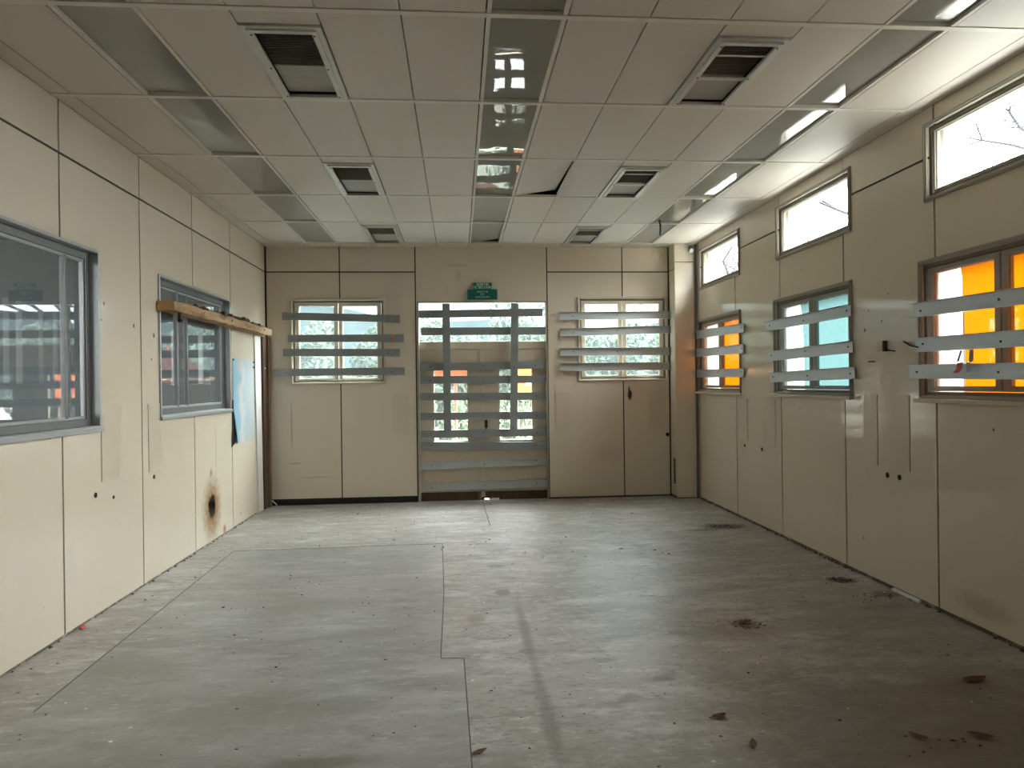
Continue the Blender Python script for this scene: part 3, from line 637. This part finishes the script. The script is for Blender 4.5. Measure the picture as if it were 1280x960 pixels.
q.hexa(pts+[(x+.018, y, z) for x, y, z in pts])
single('cover_board', q, M['white'], 'white narrow board leaning beside the dark corner post', 'board')
# faded wall map
mm = bpy.data.materials.new('faded_map'); mm.use_nodes = True; n_ = mm.node_tree; b = n_.nodes['Principled BSDF']; b.inputs['Roughness'].default_value = .6
geo = n_.nodes.new('ShaderNodeNewGeometry'); nt = n_.nodes.new('ShaderNodeTexNoise'); nt.inputs['Scale'].default_value = 4.5; nt.inputs['Detail'].default_value = 10
sx = n_.nodes.new('ShaderNodeSeparateXYZ'); n_.links.new(geo.outputs['Position'], sx.inputs[0]); n_.links.new(geo.outputs['Position'], nt.inputs['Vector'])
ma = n_.nodes.new('ShaderNodeMath'); ma.operation = 'MULTIPLY_ADD'; ma.inputs[1].default_value = .55; n_.links.new(nt.outputs['Fac'], ma.inputs[0])
mb_ = n_.nodes.new('ShaderNodeMapRange'); mb_.inputs['From Min'].default_value = 7.86; mb_.inputs['From Max'].default_value = 8.72; n_.links.new(sx.outputs['Y'], mb_.inputs['Value']); n_.links.new(mb_.outputs[0], ma.inputs[2])
cr = n_.nodes.new('ShaderNodeValToRGB'); e = cr.color_ramp; e.elements[0].position = .30; e.elements[0].color = (.17, .33, .44, 1); e.elements[1].position = 1.0; e.elements[1].color = (.36, .38, .38, 1)
for p, c in ((.52, (.22, .36, .45, 1)), (.56, (.44, .37, .35, 1)), (.68, (.44, .44, .41, 1)), (.80, (.31, .38, .39, 1))): x = e.elements.new(p); x.color = c
n_.links.new(ma.outputs[0], cr.inputs[0]); n_.links.new(cr.outputs[0], b.inputs['Base Color'])
t = thing('wall_map', 'faded pale blue wall map peeling at its lower edge, pinned left of the corner post', 'map', (XL+.006, 8.3, .91))
q = MB(); rows, colsn = 12, 8; vs = []
for a in range(rows+1):
    v = a/rows; z = .93+(1.885-.93)*v; row = []
    for c in range(colsn+1):
        u = c/colsn; y = 7.87+(8.66-7.87)*u; curl = .05*max(0, .45-v)/.45*max(0, .35-u)/.35
        row.append(q.bm.verts.new((XL+.004+curl+.002*math.sin(7*u+3*v), y, z+(.01*math.sin(9*u) if a == 0 else 0))))
    vs.append(row)
for a in range(rows):
    for c in range(colsn): q.bm.faces.new((vs[a][c], vs[a][c+1], vs[a+1][c+1], vs[a+1][c]))
sh = link('sheet', q, mm, t, smooth=True)
for y, z in ((7.885, 1.87), (8.64, 1.865), (8.64, 1.8)):
    q = MB(); q.tube([(XL+.005, y, z), (XL+.014, y, z)], .012, 8); link('pin', q, M['screw'], t)
q = MB(); q.hexa([(XL+.003, 7.80, .90), (XL+.003, 7.885, .93), (XL+.003, 7.87, 1.42), (XL+.003, 7.855, 1.42)]+[(XL+.009, 7.80, .90), (XL+.009, 7.885, .93), (XL+.009, 7.87, 1.42), (XL+.009, 7.855, 1.42)])
link('black_wedge', q, M['black'], t)  # flat black wedge along the map's curling lower edge

# ------------------------------------------------------------------ small wall items
M['plate'] = mat('cover_plate_enamel', (.535, .465, .36), .3)
def plate(P, u0, u1, z0, z1, label, edge=0):
    q = MB(); pbox(q, P, u0, u1, 0.0005, .006, z0, z1)
    o = single('cover_plate', q, M['plate'], label, 'cover plate', 'flush cream cover plates'); return o
plate('back', -.878, -.662, .907, 1.448, 'flush cream cover plate low between the left back window and the door')
plate('back', 1.304, 1.516, .919, 1.442, 'flush cream cover plate low between the door and the right back window')
plate('back', 2.59, 2.803, .919, 1.456, 'flush cream cover plate under the right back window beside the column')
plate('left', 5.035, 5.31, .912, 1.455, 'flush cream cover plate between the two left wall windows, nearer the camera')
plate('left', 5.77, 6.03, .885, 1.435, 'flush cream cover plate under the near end of the beamed left window')
plate('right', 7.43, 7.64, .892, 1.36, 'flush cream cover plate under the near side of the right window by the column')
plate('right', 6.75, 6.93, .89, 1.36, 'flush cream cover plate just beyond the middle right window')
plate('right', 5.045, 5.215, .90, 1.44, 'flush cream cover plate left of the other one, between the two nearer right windows')
plate('right', 4.669, 4.845, .898, 1.445, 'flush cream cover plate right of the other one, between the two nearer right windows')
def hole(P, u, z, r, label):
    q = MB(); q.tube([PL[P](u, 0, z), PL[P](u, .003, z)], r, 14); single('cable_hole', q, M['black'], label, 'hole', 'round holes in the walls')
hole('left', 4.953, .831, .019, 'larger black hole under the near left wall window'); hole('left', 5.20, .777, .013, 'smaller black hole near the floor between the left windows')
hole('left', 5.867, .835, .018, 'black hole under the near end of the beamed left window')
hole('right', 4.932, .84, .021, 'left one of the pair of black holes low on the right wall'); hole('right', 4.791, .842, .021, 'right one of the pair of black holes low on the right wall')
hole('right', 7.516, .832, .017, 'black hole low on the right wall under the window by the column'); hole('right', 7.076, .833, .019, 'black hole low on the right wall between the two farther windows')
t = thing('junction_box', 'small open cable box with a wire stub on the right wall', 'junction box', PL['right'](4.95, 0, 1.775))
q = MB(); pbox(q, 'right', 4.93, 5.0, .0005, .03, 1.775, 1.845); link('box', q, M['wall'], t, bevel=.003)
q = MB(); pbox(q, 'right', 4.915, 4.93, .0005, .032, 1.77, 1.85); link('opening', q, M['darkwood'], t)
q = MB(); q.tube([PL['right'](4.92, .02, 1.79), PL['right'](4.86, .03, 1.775), PL['right'](4.79, .025, 1.765)], .005, 6); link('wire', q, M['black'], t)
q = MB(); q.tube([PL['right'](4.72, .004, 1.83), PL['right'](4.62, .02, 1.795), PL['right'](4.53, .03, 1.78)], .0055, 6); single('cable_stub', q, M['black'], 'short black wire poking out beside the bars of the near orange window', 'wire')
q = MB(); pbox(q, 'right', 5.07, 5.15, .0005, .008, 1.695, 1.703); single('wall_clip', q, M['black'], 'thin dark clip on the right wall below the cable box', 'clip')
q = MB(); pbox(q, 'back', -.885, -.845, NB+.0305, NB+.034, 2.125, 2.222); pbox(q, 'back', -.868, -.845, NB+.034, NB+.04, 2.15, 2.226)
single('orange_tag', q, mat('bright_orange_tag', (.85, .19, .02), .5), 'small orange tag on the right end of a bar at the left back window', 'tag')
t = thing('tape_scrap', 'red and black scraps of tape hanging over the lowest bar of the near orange window', 'tape', PL['right'](4.05, NB+.03, 1.58))
q = MB(); W = lambda u, n, z: PL['right'](u, n, z)
def ribbon(mb, pts, wd):
    for lay in (0, .002):
        rows_ = [[mb.bm.verts.new(W(u-wd/2, n+lay, z)), mb.bm.verts.new(W(u+wd/2, n+lay, z))] for u, n, z in pts]
        for a, b in zip(rows_, rows_[1:]): mb.bm.faces.new((a[0], a[1], b[1], b[0]))
ribbon(q, [(4.10, .030, 1.664), (4.09, .060, 1.660), (4.10, .060, 1.62), (4.13, .062, 1.595)], .05); link('red_scrap', q, M['red'], t)
q = MB(); ribbon(q, [(4.06, .008, 1.74), (4.03, .034, 1.666), (4.02, .060, 1.660), (4.02, .060, 1.60)], .035); ribbon(q, [(4.15, .006, 1.74), (4.15, .030, 1.668)], .02); link('black_scrap', q, M['aludark'], t)
q = MB(); q.tube([(3.11, 8.985, 3.33), (3.11, 8.93, 3.30)], [.022, .028], 12); q.box(3.09, 3.15, 8.965, 8.989, 3.29, 3.37); single('alarm_sensor', q, M['aludark'], 'small grey sensor at the top of the corner column', 'sensor')
q = MB(); q.tube([(-2.38, D-.03, .012), (-2.44, D-.04, .075)], .008, 6); single('broken_stick', q, M['chip'], 'small pale stick leaning in the black gap by the corner post', 'stick')

# ------------------------------------------------------------------ litter on the floor
rnd = random.Random(11); q = MB()
for k in range(520):
    x = rnd.uniform(XL+.1, XR-.1); y = 2.7+rnd.random()*6.4; r_ = rnd.uniform(.0018, .0055)*(1 if rnd.random() < .93 else 1.8)
    q.blob((x, y, r_*.4+.003), (r_*rnd.uniform(.8, 2.0), r_, r_*.5), k, 1, .3)
for cxx, cyy, sx_, sy_, n in ((2.83, 7.19, .20, .10, 160), (2.95, 5.15, .12, .07, 90), (1.82, 4.29, .09, .07, 70), (3.0, 4.72, .15, .08, 40), (2.05, 2.8, .12, .06, 18)):
    for k in range(n):
        r_ = rnd.uniform(.002, .006); q.blob((min(XR-.03, cxx+rnd.gauss(0, sx_*.6)), cyy+rnd.gauss(0, sy_*.6), r_*.4), (r_*1.6, r_, r_*.6), k, 1, .4)
for k in range(120):
    y = rnd.uniform(2.8, 8.9); r_ = rnd.uniform(.004, .010); sd = rnd.random() < .65
    q.blob((XR-.012-r_ if sd else XL+.012+r_, y, r_*.4), (r_, r_*1.8, r_*.7), k, 1, .4)
o = link('floor_grit', q, M['dirt']); tag(o, 'dark crumbs and grit scattered over the concrete floor', 'grit'); o['kind'] = 'stuff'
q = MB()
for k in range(110):
    x = rnd.uniform(XL+.1, XR-.1); y = 2.7+rnd.random()*6.3; r_ = rnd.uniform(.003, .008); q.blob((x, y, r_*.3+.003), (r_*1.5, r_, r_*.4), k, 1, .3)
o = link('paint_flakes', q, M['chip']); tag(o, 'white paint flakes scattered over the concrete floor', 'flakes'); o['kind'] = 'stuff'
def leaf(x, y, a, s, label):
    q = MB(); c, sn = math.cos(a), math.sin(a); N = 8; up, lo = [], []
    for k in range(N+1):
        u = k/N; wd = s*.34*math.sin(math.pi*u)**.8+.001; px = (u-.5)*s*2; zz = .004+.02*s/.06*(u-.5)**2*2
        up.append([q.bm.verts.new((x+px*c-v*sn, y+px*sn+v*c, zz+abs(v)*.3)) for v in (-wd, 0, wd)])
        lo.append([q.bm.verts.new((x+px*c-v*sn, y+px*sn+v*c, zz+abs(v)*.3+.0015)) for v in (-wd, 0, wd)])
    for L_ in (up, lo):
        for p0, p1 in zip(L_, L_[1:]):
            for k in range(2): q.bm.faces.new((p0[k], p0[k+1], p1[k+1], p1[k]))
    single('dry_leaf', q, M['leafdry'], label, 'leaf', 'dry leaves on the floor')
leaf(2.64, 3.36, .1, .07, 'curled reddish brown dry leaf on the rusty patch near the right wall')
leaf(.07, 2.92, .5, .035, 'small dark red dry leaf on the floor, bottom middle of the picture')
leaf(1.19, 3.12, .3, .04, 'dark dry leaf right of the floor wheel track, bottom of the picture')
leaf(1.24, 2.86, 1.2, .04, 'brown dry leaf low in the picture, right of the middle')
leaf(1.83, 4.31, .4, .05, 'reddish dry leaf on the small rust stain in the right half of the floor')
leaf(2.25, 2.83, 2.6, .05, 'dark dry leaf in the lower right corner of the picture')
leaf(1.98, 2.85, 2.3, .04, 'dark dry leaf left of the one in the lower right corner')
q = MB(); q.blob((-2.45, 4.66, .02), (.022, .03, .02), 8, 1, .3); single('red_scrap', q, mat('red_plastic', (.5, .05, .03), .5), 'small red scrap at the foot of the left wall', 'scrap')
q = MB(); q.box(XR-.03, XR-.008, 4.55, 4.85, .001, .02); single('white_batten', q, M['chip'], 'short white strip lying at the foot of the right wall', 'strip')
q = MB(); q.obox((.46, 9.26, .012), (.07, 0, 0), (0, .02, 0), (0, 0, .011)); single('rubble_piece', q, M['chip'], 'pale rubble lump in the gap under the double door', 'rubble')

# ------------------------------------------------------------------ outdoors
q = MB(); q.box(-60, 60, -40, 120, -.6, -.30); struct('ground', q, M['grass'])
q = MB(); q.box(-8, 12, D+.25, D+3.5, -.30, -.06); struct('path', q, M['paving'])
q = MB(); N = 40
for k in range(N):
    x0, x1 = -90+180*k/N, -90+180*(k+1)/N; f = lambda x: 10.3+1.6*math.sin(x*.06+3.6)+.6*math.sin(x*.27)
    q.hexa([(x0, 85, -1), (x1, 85, -1), (x1, 100, -1), (x0, 100, -1), (x0, 88, f(x0)), (x1, 88, f(x1)), (x1, 97, f(x1)), (x0, 97, f(x0))])
struct('hills', q, M['hill'])
def crown(c, r, n, seed, s=.11):
    rn = random.Random(seed); q = MB()
    for k in range(n):
        while True:
            v = Vector((rn.uniform(-1, 1), rn.uniform(-1, 1), rn.uniform(-1, 1)))
            if .45 < v.length < 1: break
        wob = 1+.22*math.sin(5*v.x+seed)+.18*math.sin(6*v.z+2*seed)
        p = Vector((c[0]+v.x*r[0]*wob, c[1]+v.y*r[1]*wob, max(c[2]+v.z*r[2]*wob, -.25)))
        a = Vector((rn.gauss(0, 1), rn.gauss(0, 1), rn.gauss(0, 1))).normalized(); b = a.orthogonal().normalized(); sz = s*rn.uniform(.6, 1.4)
        q.poly([p-a*sz, p-b*sz*.45, p+a*sz, p+b*sz*.45])
    return q
def tree(name, label, x, y, h, r, m, n, seed, s=.11, cat='tree', trunk=True):
    t = thing(name, label, cat, (x, y, -.3), 'greenery outside the back wall')
    rz = (h+.3)*(.36 if trunk else .5)
    link('foliage', crown((x, y, h-rz), (r, r*.8, rz), n, seed, s), M[m], t)
    q = MB(); q.tube([(x, y, -.3), (x+.05, y, h*.4), (x-.05, y, h*.8)], [.12, .09, .03] if trunk else [.04, .03, .01], 8); link('trunk', q, M['bark'], t)
tree('leafy_tree', 'pale green tree behind the left back window', -3.6, 18, 2.9, .9, 'leafA', 4200, 1, .10)
tree('leafy_tree', 'pale green tree seen between the left back window and the door', -2.2, 20.5, 3.1, 1.2, 'leafA', 4200, 2, .10)
tree('leafy_tree', 'green tree filling the left half of the door transom', -.4, 16.8, 3.25, 1.15, 'leafA', 4200, 3, .10)
tree('leafy_tree', 'green tree filling the right half of the door transom', 1.9, 20.5, 3.9, 1.3, 'leafA', 4200, 4, .10)
tree('leafy_tree', 'green tree behind the left pane of the right back window', 3.8, 16.8, 2.9, 1.0, 'leafA', 4200, 5, .10)
tree('leafy_tree', 'green tree behind the right pane of the right back window', 6.2, 20.5, 3.5, 1.4, 'leafA', 4200, 6, .10)
tree('leafy_shrub', 'dark green shrub seen through the right pane of the door', 1.25, 13.3, 1.75, .7, 'leafB', 1800, 7, .07, 'shrub', False)
tree('leafy_shrub', 'green shrub seen low through the left pane of the door', -.05, 14.6, 1.15, .45, 'leafB', 1100, 8, .07, 'shrub', False)
# orange parasol and orange notice board outside the door
t = thing('parasol', 'orange red parasol seen through the left pane of the door', 'parasol', (-.05, 12.6, -.06))
q = MB(); N = 10; top = Vector((-.05, 12.6, 2.25)); rim = [Vector((-.05+.85*math.cos(2*math.pi*k/N), 12.6+.85*math.sin(2*math.pi*k/N), 1.66 + (.05 if k % 2 else 0))) for k in range(N*1)]
for k in range(N):
    for lay in (0,): q.poly([top+Vector((0, 0, lay)), rim[k]+Vector((0, 0, lay)), rim[(k+1) % N]+Vector((0, 0, lay))])
link('canopy', q, translucent('parasol_cloth', (.22, .06, .012), .0), t)
q = MB()
for k in range(N): q.tube([top-Vector((0, 0, .03)), rim[k]-Vector((0, 0, .015))], .008, 5)
link('ribs', q, M['chip'], t)
q = MB(); q.tube([(-.05, 12.6, -.06), (-.05, 12.6, 2.3)], .03, 8); link('pole', q, M['red'], t)
t = thing('notice_board', 'orange board with a white blot seen through the right pane of the door', 'board', (1.2, 11.8, -.06))
q = MB(); q.box(.95, 1.42, 11.78, 11.82, 1.33, 1.86); link('panel', q, M['orange'], t)
q = MB(); q.blob((1.20, 11.77, 1.56), (.045, .01, .05), 3, 2, .12); link('blot', q, M['chip'], t)
for x in (1.0, 1.38):
    q = MB(); q.tube([(x, 11.84, -.06), (x, 11.84, 1.8)], .025, 8); link('post', q, M['bark'], t)
# bare trees outside the right wall
def bare(x, y, h, seed, label):
    rn = random.Random(seed); t = thing('bare_tree', label, 'tree', (x, y, -.3), 'bare trees outside the right wall'); q = MB(); tw = MB()
    def grow(mb, p, d, L, r, dep):
        e = p+d*L; mid = (p+e)/2+Vector((rn.gauss(0, 1), rn.gauss(0, 1), rn.gauss(0, .5)))*L*.06
        (q if dep > 3 else tw).tube([p, mid, e], [r, r*.85, r*.7], 6, True)
        if dep == 0: return
        for _ in range(5 if dep == 6 else (2 if rn.random() < .5 else 3)):
            a = (d+Vector((rn.gauss(0, .75), rn.gauss(0, .75), rn.gauss(.1, .35)))).normalized(); grow(mb, e, a, L*rn.uniform(.58, .80), r*.62, dep-1)
    grow(q, Vector((x, y, -.3)), Vector((rn.uniform(-.1, .1), 0, 1)).normalized(), h*.33, h*.012, 6)
    link('trunk', q, M['darkbark'], t); link('twigs', tw, M['darkbark'], t)
M['darkbark'] = mat('silhouette_bark', (.022, .022, .025), .9, spec=.05)  # bark darkened in colour so backlit branches read as silhouettes against the sky
bare(12.2, 22.3, 11.5, 3, 'bare branched tree outside the middle upper right window')
bare(8.5, 11.0, 8.5, 5, 'bare branched tree outside the upper right window nearest the camera')
bare(14.5, 37, 14, 9, 'bare branched tree outside the upper right window beside the column')
for o in list(bpy.data.objects):
    if '_o' in o: del o['_o']
for m_ in bpy.data.materials:
    if '_' in m_: del m_['_']
